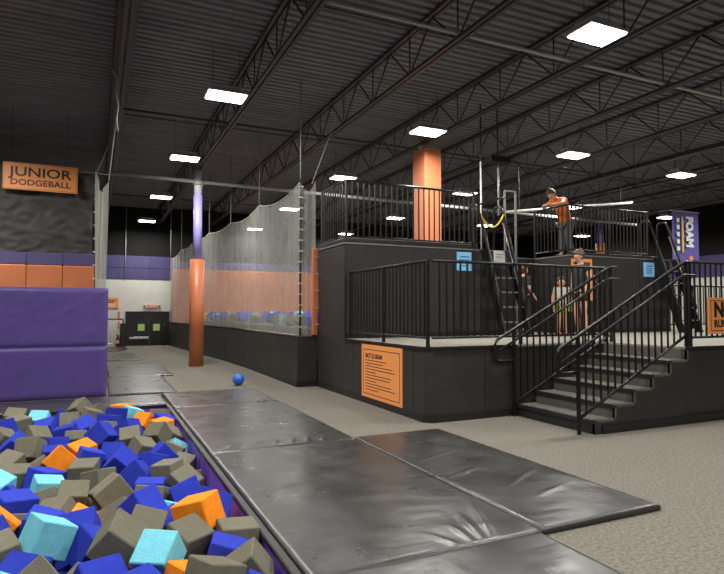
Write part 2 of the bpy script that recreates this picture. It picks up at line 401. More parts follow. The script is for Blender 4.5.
floor_mat(2.922, 4.14, 3.22, 6.52, .05, 'outer black vinyl mat lying on the carpet towards the stairs', .007, seed=5, segs=[(3.05, 4.55, 3.5, 4.75, .014, .03), (3.1, 5.2, 4.0, 5.55, .008, .035), (3.3, 4.1, 4.0, 4.5, .007, .03), (3.4, 3.8, 4.0, 4.0, .006, .03), (3.3, 5.9, 4.0, 6.0, .006, .03)])
floor_mat(-3.0, 1.13, 10.30, 11.5, .04, 'black mat strip between the foam pit and the purple padded wall', seed=6)
floor_mat(.24, 1.46, 11.78, 14.78, .04, 'pale-shining black mat beside the purple padded wall', .007, seed=7)
floor_mat(.28, 1.75, 14.86, 18.0, .04, 'wider black mat past the purple padded wall, level with the orange pole', .007, seed=8)
floor_mat(.3, 1.33, 19.9, 23.5, .03, 'smaller dark mat lying alone on carpet short of the far doors', .004, seed=9)
floor_mat(.3, 1.22, 24.7, 27.6, .03, 'farthest dark mat by the barrier and fire extinguisher', .004, seed=10)

# ------------------------------------------------------------------ purple padded wall (left)
pw = empty('padded_wall', (-1.5, 11.9, 0), 'tall purple padded wall of two stacked panels beside foam pit', 'padded wall')
def pad_panel(z0, z1, s):
    def f(a, b):
        x = -3.6 + a * 3.8; z = z0 + b * (z1 - z0)
        ed = min((1 - a) * 3.8, b * (z1 - z0), (1 - b) * (z1 - z0)); t = min(1, ed / .09)
        y = 11.80 - .03 * math.sqrt(max(0, 1 - (1 - t) ** 2)) - .006 * t * fbm(x * 1.1 + s, z * 1.5) - .008 * t * abs(fbm(x * 2 - z * 2.6, z * 1.2 + s))
        return (x, y, z)
    g = grid('pad_panel', f, 110, 40, M['purple'], pw)
    return g
pad_panel(.02, .94, 1.0); pad_panel(.955, 2.03, 5.0)
box('pad_core', -3.6, .195, 11.80, 12.08, .0, 2.025, M['purple'], pw, .02)

# ------------------------------------------------------------------ signs
def frame(parent, o, xd, yd, w_, h_, t, m, name='border'):
    o, xd, yd = Vector(o), Vector(xd), Vector(yd); n = xd.cross(yd) * .002
    for (a0, b0, a1, b1) in ((0, 0, w_, t), (0, h_ - t, w_, h_), (0, t, t, h_ - t), (w_ - t, t, w_, h_ - t)):
        v = [o + xd * a + yd * b + n * k for k in (0, 1) for a, b in ((a0, b0), (a1, b0), (a1, b1), (a0, b1))]
        mesh(name, v, [(0, 1, 2, 3), (4, 5, 6, 7), (0, 1, 5, 4), (1, 2, 6, 5), (2, 3, 7, 6), (3, 0, 4, 7)], m, parent)
def inkbar(parent, o, xd, yd, a0, b0, w_, h_, m, name='text_line'):
    o, xd, yd = Vector(o), Vector(xd), Vector(yd); n = xd.cross(yd) * .002
    v = [o + xd * a + yd * b + n * k for k in (0, 1) for a, b in ((a0, b0), (a0 + w_, b0), (a0 + w_, b0 + h_), (a0, b0 + h_))]
    return mesh(name, v, [(0, 1, 2, 3), (4, 5, 6, 7), (0, 1, 5, 4), (1, 2, 6, 5), (2, 3, 7, 6), (3, 0, 4, 7)], m, parent)

s = empty('dodgeball_sign', (-1.30, 15.80, 4.51), 'orange sign reading JUNIOR DODGEBALL on the black tarp', 'sign')
box('board', -2.07, -.48, 15.78, 15.83, 4.51, 5.16, M['orangesign'], s)
frame(s, (-2.05, 15.778, 4.53), (1, 0, 0), (0, 0, 1), 1.55, .61, .006, M['signink'])
text('lettering', 'JUNIOR', .32, M['signink'], s, (-1.275, 15.777, 4.84), (1, 0, 0), (0, 0, 1), align='CENTER', sx=1.2, weight=.005)
text('lettering', 'DODGEBALL', .20, M['signink'], s, (-1.275, 15.777, 4.625), (1, 0, 0), (0, 0, 1), align='CENTER', sx=1.12, weight=.003)
for x in (-1.9, -.7): bar('hanger_wire', (x, 15.805, 5.16), (x, 15.805, 6.55), .006, M['steel'], s, 5)

# ------------------------------------------------------------------ side net of the dodgeball court
sn = empty('side_net', (0, 14, 2.0), 'grey side net laced on clips above end of purple padded wall', 'net')
def snf(a, b):
    y = 12.2 + a * 3.45; x = .15 - .21 * a + .03 * math.sin(a * 15 + 2 * b)
    zt = 4.15 + 1.0 * a * a - .5 * a * (1 - a)
    return (x, y, 2.0 + b * (zt - 2.0))
grid('netting', snf, 60, 20, M['netdark'], sn)
tube('edge_rope', [snf(1, b / 10) for b in range(11)], .02, M['trim'], sn, 6)
for b in range(1, 9): box('clip', -.10, -.02, 15.56, 15.60, 2.05 + b * .33, 2.09 + b * .33, M['rope'], sn)
for a, xt in ((0, .35), (.93, .3)):
    p = Vector(snf(a, 1)); bar('hanging_rope', p, (xt, p.y, 5.98), .012, M['rope'], sn, 6)
rp = tube('dangling_rope', [atz(117, 78, 5.74) + Vector(o) for o in ((-.12, 0, .2), (0, 0, 0), (-.02, 0, -.25), (.03, .02, -.5), (0, 0, -.75), (.03, 0, -.95))], .018, M['rope'], None, 6)
tag(rp, 'loose grey rope dangling from the wide roof beam', 'rope')

# ------------------------------------------------------------------ pole
PXX, PYY = 2.66, 17.2
e = empty('padded_pole', (PXX, PYY, 0), 'round steel pole, orange padding below and purple above, standing on carpet', 'pole')
bar('orange_padding', (PXX, PYY, .001), (PXX, PYY, 3.1), .205, M['orange'], e, 28)
bar('purple_section', (PXX, PYY, 3.1), (PXX, PYY, 5.0), .125, M['lav'], e, 24)
bar('steel_top', (PXX, PYY, 5.0), (PXX, PYY, 5.74), .12, M['palepole'], e, 24)
bar('collar', (PXX, PYY, 5.30), (PXX, PYY, 5.42), .16, M['pipe'], e, 24)

bm = bmesh.new(); bmesh.ops.create_uvsphere(bm, u_segments=24, v_segments=16, radius=.125)
me = bpy.data.meshes.new('ball'); bm.to_mesh(me); bm.free(); me.materials.append(M['ball'])
for p in me.polygons: p.use_smooth = True
bl = inst('ball', me, None, (2.80, 12.35, .127)); tag(bl, 'small blue rubber ball on the carpet near the mats', 'ball')

# ------------------------------------------------------------------ far end: doors, exit sign, extinguisher, barrier
YD = Y1 - .04
d = struct(empty('door_1', (2.3, YD, -.55)))
for (x0, x1, wx) in ((1.36, 2.30, 1.95), (2.31, 3.25, 2.63)):
    lf = box('door_leaf', x0, x1, YD - .06, YD - .005, -.54, 1.50, M['trim'], d, .004)
    box('window_pane', wx - .15, wx + .15, YD - .075, YD - .061, .66, .98, M['glass'], lf)
    box('closer', x0 + .3, x0 + .62, YD - .10, YD - .061, 1.34, 1.40, M['trim'], lf)
box('panic_bar', 1.42, 2.28, YD - .14, YD - .085, .27, .38, M['chrome'], d, .01)
box('door_frame', 1.26, 1.35, YD - .08, YD, -.54, 1.58, M['trim'], d); box('door_frame', 3.26, 3.34, YD - .08, YD, -.54, 1.58, M['trim'], d)
box('door_frame', 1.26, 3.34, YD - .08, YD, 1.505, 1.58, M['trim'], d)
# folded black pads standing beside the doors
tag(box('folded_pad', .98, 1.22, YF - .55, YF - .30, .001, 1.05, M['trim'], None, .03, 2), 'black folded pad standing by the barrier near far doors', 'pad')
tag(box('folded_pad', 2.78, 2.94, YF - .42, YF - .22, .001, .98, M['trim'], None, .03, 2), 'black folded pad leaning where the far pit wall meets doors', 'pad')
e = empty('exit_sign', (2.4, YD, 1.72), 'small red exit sign with two lamp heads above black doors', 'exit sign')
box('housing', 2.15, 2.68, YD - .06, YD, 1.73, 1.93, M['paper'], e, .01)
box('face', 2.18, 2.65, YD - .068, YD - .061, 1.75, 1.91, M['redsign'], e)
text('lettering', 'EXIT', .15, M['paper'], e, (2.415, YD - .072, 1.775), (1, 0, 0), (0, 0, 1), align='CENTER', sx=1.2)
for x in (2.08, 2.75): box('lamp_head', x - .05, x + .05, YD - .1, YD, 1.78, 1.88, M['edge'], e, .02)
e = empty('notice_board', (.7, YD, 1.72), 'small orange notice board on the white far wall', 'sign')
box('board', .35, .94, YD - .03, YD, 1.73, 2.22, M['orangesign'], e)
for q in range(4): inkbar(e, (.40, YD - .032, 1.8), (1, 0, 0), (0, 0, 1), .0, .28 - q * .09, .42 - .06 * (q % 2), .04, M['signink'] if q < 2 else M['paper'])
for (z, l) in ((1.25, 'red fire equipment sign below the orange notice board'), (.78, 'lower red fire equipment sign above the extinguisher')):
    tag(box('fire_sign', .92, 1.02, YD - .02, YD + .005, z, z + .32, M['redsign']), l, 'sign')
EX = (.9, YF - .24)
e = empty('fire_extinguisher', (EX[0], EX[1], 0), 'red fire extinguisher standing behind the pale barrier', 'extinguisher')
bar('cylinder', (EX[0], EX[1], .001), (EX[0], EX[1], .40), .09, M['red'], e, 16); bar('neck', (EX[0], EX[1], .40), (EX[0], EX[1], .50), .035, M['trim'], e, 10)
box('lever', EX[0] - .09, EX[0] + .03, EX[1] - .02, EX[1] + .02, .50, .53, M['trim'], e); box('label_band', EX[0] - .07, EX[0] + .07, EX[1] - .095, EX[1] - .07, .15, .27, M['paper'], e)
e = empty('barrier', (.5, YF - .06, 0), 'pale tubular barrier beside far doors', 'barrier')
for x in (-.2, 1.12): bar('post', (x, YF - .06, .001), (x, YF - .06, 1.25), .035, M['trim'], e, 8)
for z in (.12, 1.23): bar('rail', (-.2, YF - .06, z), (1.12, YF - .06, z), .028, M['trim'] if z > 1 else M['pipe'], e, 8)
for q in range(9): bar('baluster', (-.05 + q * .13, YF - .06, .12), (-.05 + q * .13, YF - .06, 1.23), .015, M['pipe'], e, 6)
tag(bar('conduit', (1.21, Y1 - .1, 3.1), (1.21, Y1 - .1, 6.5), .022, M['pipe'], None, 6), 'thin pale vertical conduit on the far wall', 'conduit')

# ------------------------------------------------------------------ pit 2 (netted foam pit)
P2 = empty('netted_pit_wall', (3.9, 20, 0), 'long black low wall of the netted foam pit along the carpet', 'low wall')
XP, YP = 3.86, 11.55
seg = 2.36
for i in range(7):
    y0 = YP + i * seg; y1 = min(y0 + seg - .006, 28.2)
    xa, xb = XP - .012 * max(0, y0 - 17) * 1.0, XP - .012 * max(0, y1 - 17)
    xa = XP - .072 * max(0, y0 - 17.4); xb = XP - .072 * max(0, y1 - 17.4)
    v = [(xa, y0, 0), (xb, y1, 0), (xb + .12, y1, 0), (xa + .12, y0, 0)]; v += [(a, b, 1.06) for a, b, _ in v]
    mesh('wall_panel', v, [(0, 1, 2, 3), (4, 5, 6, 7), (0, 1, 5, 4), (1, 2, 6, 5), (2, 3, 7, 6), (3, 0, 4, 7)], M['black'], P2)
    v = [(xa - .02, y0, .0), (xb - .02, y1, .0), (xb, y1, 0), (xa, y0, 0)]; v += [(a, b, .11) for a, b, _ in v]
    mesh('toe_board', v, [(0, 1, 2, 3), (4, 5, 6, 7), (0, 1, 5, 4), (1, 2, 6, 5), (2, 3, 7, 6), (3, 0, 4, 7)], M['trim'], P2)
    v = [(xa - .015, y0, 1.06), (xb - .015, y1, 1.06), (xb + .14, y1, 1.06), (xa + .14, y0, 1.06)]; v += [(a, b, 1.09) for a, b, _ in v]
    mesh('cap_rail', v, [(0, 1, 2, 3), (4, 5, 6, 7), (0, 1, 5, 4), (1, 2, 6, 5), (2, 3, 7, 6), (3, 0, 4, 7)], M['edge' if i < 2 else 'trim'], P2)
box('end_panel', XP + .121, 4.295, YP, YP + .10, 0, 1.06, M['black'], P2); box('cap_rail', XP + .141, 4.295, YP - .01, YP + .12, 1.06, 1.09, M['edge'], P2)
box('toe_board', XP, 4.295, YP - .02, YP - .001, 0, .11, M['trim'], P2)
pb = struct(empty('wall_pit_back', (9, 28.65, 0)))
for i in range(8): box('orange_pad', 3.27 + i * 1.1, 3.27 + i * 1.1 + 1.095, 28.4, 28.6, .3, 3.6, M['orange'], pb, .03, 2)
for i in range(4): box('purple_pad', 3.27 + i * 2.2, 3.27 + i * 2.2 + 2.195, 28.42, 28.6, 3.605, 3.97, M['purpwall'], pb, .02)
box('backing', 3.26, 12.3, 28.61, 28.75, 0, 6.5, M['blackwall'], pb)
bx2 = struct(box('floor_netted_pit', 4.0, 14.0, 11.7, 28.4, .30, .55, M['trim']))
struct(box('wall_pit_side', 13.9, 14.0, 11.7, 28.4, .56, 3.2, M['blackwall']))

tops = [(11.3, 4.42), (15.0, 4.43), (18.3, 4.42), (21.0, 4.42), (23.2, 4.40), (25.8, 4.25), (28.2, 4.05)]
def xw(y): return XP + .06 - .072 * max(0, y - 17.4)
nn = empty('pit_net', (3.9, 20, 1.1), 'tall white veil of netting with scalloped top along the low black wall', 'net')
def topz(y):
    for (a, za), (b, zb) in zip(tops, tops[1:]):
        if y <= b + 1e-6:
            t = (y - a) / (b - a); return za * (1 - t) + zb * t - .75 * (t * (1 - t)) * min(1, (b - a) / 3.7) * (1.15 if a < 15 else .8)
    return tops[-1][1]
def nf(a, b):
    y = 11.58 + a * (28.2 - 11.58); z = 1.09 + b * (topz(y) - 1.09)
    am = .004 + .034 * min(1, max(0, (y - 15) / 9)); return (xw(y) + am * math.sin(y * 9.3 + .5 * z) + .03 * fbm(y * 1.6, z * .4) * b, y, z)
grid('side_netting', nf, 330, 20, M['net'], nn)
def nf2(a, b):
    x = XP + .06 + a * .34
    return (x, 11.57 + .02 * math.sin(a * 11), 1.09 + b * (4.42 - .25 * math.sin(a * 3.14) - 1.09))
grid('end_netting', nf2, 12, 16, M['net'], nn)
tube('top_rope', [(xw(11.58 + q / 80 * 16.62), 11.58 + q / 80 * 16.62, topz(11.58 + q / 80 * 16.62)) for q in range(81)], .014, M['rope'], nn, 6)
tube('edge_rope', [(XP + .06, 11.56, 1.09 + q * .333) for q in range(11)], .022, M['trim'], nn, 6)
for q in range(14): box('clip', XP + .02, XP + .11, 11.53, 11.56, 1.25 + q * .23, 1.28 + q * .23, M['rope'], nn)
for (y, z) in tops: bar('hanging_rope', (xw(y), max(y, 11.58), z), (xw(y), max(y, 11.58), CZ), .012 if y < 20 else .018, M['rope'], nn, 6)
bar('hanging_rope', (4.18, 11.57, 4.35), (4.95, 11.4, CZ), .010, M['rope'], nn, 6)
op = empty('orange_post', (4.22, 11.52, 1.09), 'narrow orange padded post where netting meets tall black block', 'post')
box('padding', 4.165, 4.275, 11.44, 11.53, 1.09, 2.93, M['orange'], op, .02, 2)
for q in range(5): box('clip', 4.20, 4.285, 11.42, 11.439, 1.3 + q * .36, 1.32 + q * .36, M['rope'], op)

# ------------------------------------------------------------------ activity platform
PH, UH = 1.08, 2.92
LX, FY, FY2, BY = 4.30, 7.05, 5.55, 10.03
pf = empty('activity_platform', (8, 8, 0), 'raised black platform with pale carpeted deck below the tall blocks', 'platform')
def poly_prism(name, pts, z0, z1, m, parent):
    n = len(pts); v = [(x, y, z0) for x, y in pts] + [(x, y, z1) for x, y in pts]
    f = [tuple(range(n)), tuple(range(n, 2 * n))] + [(i, (i + 1) % n, n + (i + 1) % n, n + i) for i in range(n)]
    return mesh(name, v, f, m, parent)
CH = .10
poly_prism('body', [(LX, BY - .002), (LX, FY + CH), (LX + CH, FY), (7.70, FY), (7.70, BY - .002)], 0, PH - .03, M['black'], pf)
box('body', 7.70, 13.42, FY2, BY - .002, 0, PH - .03, M['black'], pf); box('body', 13.42, 17.5, FY2, BY + 1.2, 0, PH - .03, M['black'], pf)
poly_prism('deck', [(LX - .02, BY - .023), (LX - .02, FY + CH - .01), (LX + CH - .01, FY - .02), (7.70, FY - .02), (7.70, BY - .023)], PH - .03, PH, M['deck_carpet'], pf)
box('deck', 7.70, 13.42, FY2 - .02, BY - .023, PH - .03, PH, M['deck_carpet'], pf); box('deck', 13.42, 17.5, FY2 - .02, BY + 1.2, PH - .03, PH, M['deck_carpet'], pf)
poly_prism('edge_trim', [(LX - .026, BY - .002), (LX - .026, FY + CH - .012), (LX + CH - .012, FY - .026), (5.9, FY - .026), (5.9, FY - .0205), (LX + CH - .01, FY - .0205), (LX - .0205, FY + CH - .01), (LX - .0205, BY - .002)], PH - .035, PH + .004, M['trim'], pf)
box('edge_trim', 7.70, 17.5, FY2 - .027, FY2 - .0205, PH - .035, PH + .004, M['trim'], pf)
poly_prism('toe_board', [(LX - .02, 11.5), (LX - .02, FY + CH - .01), (LX + CH - .01, FY - .02), (5.85, FY - .02), (5.85, FY - .001), (LX + CH, FY - .001), (LX - .001, FY + CH), (LX - .001, 11.5)], 0, .11, M['trim'], pf)
box('toe_board', 6.0, 17.5, FY2 - .07, FY2 - .041, 0, .11, M['trim'], pf)
for nm, (a, b) in {'seam': ((LX - .0015, 9.65), (LX - .0015, 8.45))}.items():
    for y in (9.66, 7.45): box('panel_seam', LX - .003, LX - .0005, y - .006, y + .006, .11, PH - .04, M['trim'], pf)
for x in (5.3,): box('panel_seam', x - .006, x + .006, FY - .003, FY - .0005, .11, PH - .04, M['trim'], pf)
for x in (9.9, 12.3): box('panel_seam', x - .006, x + .006, FY2 - .003, FY2 - .0005, .11, PH - .04, M['trim'], pf)

# stairs climbing to the right
st = empty('staircase', (6.8, 6.3, 0), 'black carpeted stairs of six risers between two handrails', 'stairs')
RX = [5.88 + .364 * i for i in range(6)]; RZ = PH / 6
for i in range(6):
    box('riser', RX[i], RX[i] + .03, FY2 - .04, FY - .03, i * RZ, (i + 1) * RZ - .032, M['nosing' if i == 0 else 'tread'], st)
    if i < 5:
        t = box('tread', RX[i] - .025, RX[i + 1], FY2 - .04, FY - .03, (i + 1) * RZ - .03, (i + 1) * RZ, M['tread'], st)
        box('nosing', RX[i] - .032, RX[i] + .035, FY2 - .043, FY - .03, (i + 1) * RZ - .045, (i + 1) * RZ + .003, M['nosing'], t)
v = []; f = []
prof = []
for i in range(6): prof += [(RX[i], i * RZ), (RX[i], (i + 1) * RZ - .031)]
prof = prof[1:]; pp = [(RX[0], 0)] + prof + [(7.70, PH - .031), (7.70, 0)]
v = [(x, FY2 - .0, z) for x, z in pp] + [(x, FY2 - .038, z) for x, z in pp]; n = len(pp)
# stringer as a stepped plate
mesh('side_panel', v, [tuple(range(n)), tuple(range(n, 2 * n))] + [(i, (i + 1) % n, n + (i + 1) % n, n + i) for i in range(n)], M['black'], st)

# ------------------------------------------------------------------ rails
def guardrail(name, label, p, q, z0, h, posts, sp=.125, bot=.13, group=None, gm=None):
    m = gm or M['rail']
    p, q = Vector((*p, z0)), Vector((*q, z0)); d = q - p; L = d.length; d.normalize()
    e = empty(name, (p + q) / 2, label, 'railing', group)
    Z = Vector((0, 0, 1))
    bar('top_rail', p + Z * h, q + Z * h, .024, m, e, 10)
    bar('bottom_rail', p + Z * bot, q + Z * bot, .018, m, e, 8)
    for t in posts: bar('post', p + d * t + Z * .001, p + d * t + Z * (h + .01), .03, m, e, 4)
    n = int(round(L / sp))
    for i in range(1, n):
        t = i * L / n
        if any(abs(t - k) < .05 for k in posts): continue
        bar('baluster', p + d * t + Z * bot, p + d * t + Z * h, .015, m, e, 4)
    return e
HR = 1.25
guardrail('side_guardrail', 'black guardrail on lower platform edge above the orange rules poster', (4.36, 9.93), (4.36, 7.10), PH, HR, [0.02, 1.4, 2.80])
guardrail('front_guardrail', 'black guardrail on lower platform front between rules corner and stairs', (4.41, 7.085), (7.86, 7.085), PH, HR, [1.61, 3.42])
guardrail('right_guardrail', 'black guardrail on platform front beside stair top carrying the orange NO sign', (7.93, 5.62), (13.5, 5.62), PH, HR, [0, 1.85, 3.7, 5.5])
guardrail('back_guardrail', 'black guardrail on platform back edge past the second ladder', (14.2, 11.1), (17.4, 11.1), PH, HR, [0, 1.6, 3.2])

def stair_rail(label, y, x0, xe, ytop, side):
    e = empty('stair_handrail', (x0, y, 0), label, 'handrail')
    k = .178 / .36
    zt = lambda x: 1.125 + k * (x - 5.40)
    xb = x0 - .36
    pts = [(x0, y, zt(xb) - .30), (xb + .0, y, zt(xb) - .30), (xb, y, zt(xb) + .0), (xe, y, zt(xe)), (xe + .14, y, zt(xe))]
    tube('top_rail', bend(pts, .09), .024, M['rail'], e, 10)
    yy = y - .07
    pts = [(xb + .02, yy, zt(xb) - .14), (xe - .12, yy, zt(xe) - .20), (xe + .12, yy, zt(xe) - .20)]
    tube('lower_handrail', bend(pts, .06), .019, M['rail'], e, 8)
    for x in (x0 + .12, x0 + .9, xe - .35): bar('bracket', (x, y, zt(x) - .06), (x, yy, zt(x) - .16), .008, M['rail'], e, 5)
    zb = lambda x: .20 + k * (x - x0)
    bar('bottom_rail', (x0, y, zb(x0)), (xe, y, zb(xe)), .022, M['rail'], e, 8)
    bar('post', (x0, y, .001), (x0, y, zt(x0)), .028, M['rail'], e, 4)
    n = int((xe - x0) / .128)
    for i in range(1, n):
        x = x0 + (xe - x0) * i / n; bar('baluster', (x, y, zb(x)), (x, y, zt(x)), .014, M['rail'], e, 4)
    bar('post', (xe, y, PH + .001 if xe > 7.7 else RZ * 5), (xe, y, zt(xe) + .01), .028, M['rail'], e, 4)
stair_rail('black stair handrail against the platform side of the stairs', 6.98, 5.80, 7.86, 0, 1)
stair_rail('black stair handrail on the open outer side of the stairs', 5.60, 5.70, 7.82, 0, -1)

# upper blocks
b1 = empty('tower_block', (6.2, 10.8, 0), 'tall black block with orange column and netting behind, left of ladder chain', 'tower')
b1['label'] = 'tall black block beside the netted foam pit, carrying an upper railing'
box('body', LX, 8.15, BY, 11.5, 0, UH - .03, M['black'], b1)
box('deck', LX - .02, 8.17, BY - .02, 11.5, UH - .03, UH, M['edge'], b1)
box('lip', LX + .005, 7.40, BY + .005, BY + .07, UH + .001, UH + .10, M['trim'], b1, .02, 2)
box('lip', LX + .005, LX + .07, BY + .075, 11.45, UH + .001, UH + .10, M['trim'], b1, .02, 2)
box('corner_strip', LX - .006, LX + .02, BY - .006, BY + .02, PH + .01, UH - .032, M['trim'], b1)
box('base_board', LX + .03, 7.4, BY - .02, BY - .001, PH + .001, PH + .09, M['trim'], b1)
for x in (5.8, 7.0): box('panel_seam', x - .006, x + .006, BY - .003, BY - .0005, PH + .1, UH - .04, M['trim'], b1)
b2 = empty('tower_block', (11.5, 10.8, 0), 'tall black block with boy leaning over its railing', 'tower')
box('body', 10.0, 13.42, BY, 11.6, 0, UH - .03, M['black'], b2)
box('deck', 9.98, 13.42, BY - .02, 11.6, UH - .03, UH, M['edge'], b2)
box('recess_wall', 8.151, 9.999, 11.2, 11.6, 0, UH - .03, M['black'], b2); box('recess_deck', 8.171, 9.979, 11.18, 11.6, UH - .03, UH, M['edge'], b2)
box('recess_floor', 8.151, 9.999, BY, 11.199, PH - .03, PH, M['deck_carpet'], b2)
box('base_board', 10.02, 13.4, BY - .02, BY - .001, PH + .001, PH + .09, M['trim'], b2)
box('lip', 10.02, 13.0, BY + .005, BY + .06, UH + .001, UH + .07, M['trim'], b2, .015)
for x in (11.2, 12.3): box('panel_seam', x - .006, x + .006, BY - .003, BY - .0005, PH + .1, UH - .04, M['trim'], b2)
UR = 1.22
guardrail('upper_front_guardrail', 'black upper guardrail in front of the square orange column', (4.36, BY + .09), (7.36, BY + .09), UH, UR, [0, 3.0])
guardrail('upper_side_guardrail', 'short black upper guardrail next to the netting top', (4.36, 11.42), (4.36, BY + .14), UH, UR, [0])
guardrail('upper_front_guardrail', 'black upper guardrail beyond the boy in orange, above the blue notice', (10.04, BY + .08), (12.74, BY + .08), UH, UR - .03, [0, 1.35, 2.69])
guardrail('upper_side_guardrail', 'black upper guardrail the boy in orange leans over', (10.04, 11.25), (10.04, BY + .14), UH, UR - .03, [0.02])

# ladders
def ladder(x, label, chain):
    e = empty('ship_ladder', (x + .28, 9.5, PH), label, 'ladder')
    yb, yt = 9.30, BY - .09; W = .64; H0, H1 = PH, UH
    lean = (yt - yb) / (H1 - H0)
    at = lambda z: yb + (z - H0) * lean
    for s, xx in ((0, x), (1, x + W)):
        v = []
        for z in (H0 + .001, H1):
            for dx in (-.025, .025):
                for dy in (-.085, .085): v.append((xx + dx, at(z) + dy - .03, z))
        mesh('stringer', v, [(0, 1, 3, 2), (4, 5, 7, 6), (0, 1, 5, 4), (2, 3, 7, 6), (0, 2, 6, 4), (1, 3, 7, 5)], M['rail'], e)
        off = -.16
        pts = [(xx, at(H0 + .5) - .03, H0 + .5), (xx, at(H0 + .55) + off, H0 + .58), (xx, at(H1 + .98) + off, H1 + .98), (xx, at(H1 + .98) + off + .14, H1 + 1.0)]
        tube('handrail', bend(pts, .10), .03, M['rail'], e, 8)
        pts = [(xx, at(H1 + .98) + off + .14, H1 + 1.0), (xx, BY + .36, H1 + .96), (xx, BY + .36, H1 + .003)]
        tube('hoop', bend(pts, .10), .026, M['rail'], e, 8)
        pts = [(xx + (.05 if s == 0 else -.05), at(H0 + .75) + off + .02, H0 + .75), (xx + (.05 if s == 0 else -.05), at(H1 + .6) + off + .02, H1 + .6)]
        bar('grab_rail', pts[0], pts[1], .014, M['edge'], e, 6)
    for i in range(5):
        z = H0 + (i + 1) * (H1 - H0) / 6
        box('tread', x + .021, x + W - .021, at(z) - .11, at(z) + .06, z - .025, z, M['rail'], e)
        box('tread_nosing', x + .021, x + W - .021, at(z) - .12, at(z) - .111, z - .03, z + .004, M['edge'], e)
    if chain:
        a, b = Vector((x, at(H1 + .75) - .16, H1 + .80)), Vector((x + W, at(H1 + .75) - .16, H1 + .80))
        tube('safety_chain', [a.lerp(b, t / 14) - Vector((0, 0, .30 * (1 - (2 * t / 14 - 1) ** 2))) for t in range(15)], .02, M['yellow'], e, 6)
    return e
ladder(7.46, 'steep black ship ladder with yellow safety chain across its top', True)
ladder(12.80, 'steep black ship ladder at the far end of the second block', False)
# gate frame beside ladder top
e = empty('gate_frame', (8.3, BY + .1, UH), 'tall black square gate frame at top of the chained ladder', 'gate frame')
for xx in (8.22, 8.52): bar('post', (xx, BY + .12, PH + .001), (xx, BY + .12, UH + 1.36), .026, M['edge'], e, 4)
bar('cross_bar', (8.22, BY + .12, UH + 1.36), (8.52, BY + .12, UH + 1.36), .024, M['edge'], e, 4)
bar('swing_bar', (7.5, BY + .1, UH + .99), (8.22, BY + .12, UH + 1.22), .022, M['rail'], e, 6)
for q in range(4): bar('baluster', (7.55 + q * .15, BY + .45, UH + .0), (7.55 + q * .15, BY + .45, UH + 1.05), .012, M['rail'], e, 4)
# auto belay poles and box
e = empty('hanging_winch', (8.5, 11.05, 4.9), 'black ceiling winch box with two pale hanging rods above ladder', 'winch')
box('winch_box', 8.45, 9.05, 10.9, 11.2, 5.16, 5.32, M['trim'], e, .02)
for xx, zb in ((8.25, 3.0), (8.76, 3.9)):
    bar('rod', (xx, 11.05, zb), (xx, 11.05, 5.16), .022, M['pipe'], e, 8)
bar('hanger', (8.75, 11.05, 5.32), (8.75, 11.05, CZ), .02, M['steel'], e, 6); bar('hanger', (8.25, 11.05, 5.16), (8.25, 11.05, CZ), .02, M['steel'], e, 6)
# battle beam
e = empty('battle_beam', (12, 12, 4.5), 'long pale padded beam hung behind the boy in orange', 'beam')
A, B = aty(505, 212, 12), aty(632, 202.5, 12)
bar('padded_beam', A, B, .035, M['paper'], e, 12)
for t in (.1, .9):
    p = A.lerp(B, t); bar('hanging_strap', p, (p.x, p.y, CZ), .008, M['steel'], e, 5)
# square orange column
e = empty('square_column', (7.5, 12.3, 0), 'square orange boxed column rising behind the upper railing', 'column')
box('casing', 7.27, 7.75, 12.0, 12.58, .56, 5.64, M['orangecol'], e, .006); box('steel_stub', 7.30, 7.44, 12.2, 12.34, 5.64, 5.75, M['pipe'], e)
# far column
e = empty('far_column', (21.9, 20, 0), 'distant slim column, purple above an orange base, past upper railing', 'column')
bar('orange_base', (21.9, 20, .001), (21.9, 20, 4.85), .2, M['orangecol'], e, 16); bar('purple_shaft', (21.9, 20, 4.85), (21.9, 20, 5.75), .15, M['lav'], e, 16)

# ------------------------------------------------------------------ rules poster and notices
e = empty('rules_poster', (4.29, 8.5, .1), 'orange BATTLE BEAM rules poster on the platform side', 'poster')
box('board', 4.283, 4.2985, 7.77, 9.24, .112, 1.02, M['orangesign'], e)
O, XD, YD_ = Vector((4.2828, 9.24, .112)), Vector((0, -1, 0)), Vector((0, 0, 1))
frame(e, O + XD * .07 + YD_ * .06, XD, YD_, 1.33, .77, .010, M['signink'])
text('lettering', 'BATTLE BEAM', .105, M['signink'], e, O + XD * .16 + YD_ * .685, XD, YD_, ext=.001, sx=.98, weight=.004)
for q in range(11):
    wq = [.78, .66, 1.0, 1.08, .4, .95, .90, .42, .95, 1.1, .5][q]
    inkbar(e, O, XD, YD_, .16 if q else .16, .635 - q * .050, wq, .011, M['signink'])
e = empty('no_running_sign', (9.2, 5.57, 1.25), 'orange NO RUNNING sign fixed on guardrail beside stairs', 'sign')
box('board', 8.28, 9.84, 5.555, 5.59, 1.26, 1.80, M['orangesign'], e)
frame(e, (8.31, 5.5545, 1.30), (1, 0, 0), (0, 0, 1), 1.50, .46, .010, M['signink'])
text('lettering', 'NO', .30, M['signink'], e, (8.385, 5.554, 1.52), (1, 0, 0), (0, 0, 1), ext=.001, sx=1.0, weight=.016)
text('lettering', 'RUNNING', .15, M['signink'], e, (8.385, 5.554, 1.36), (1, 0, 0), (0, 0, 1), ext=.001, sx=.95, weight=.007)
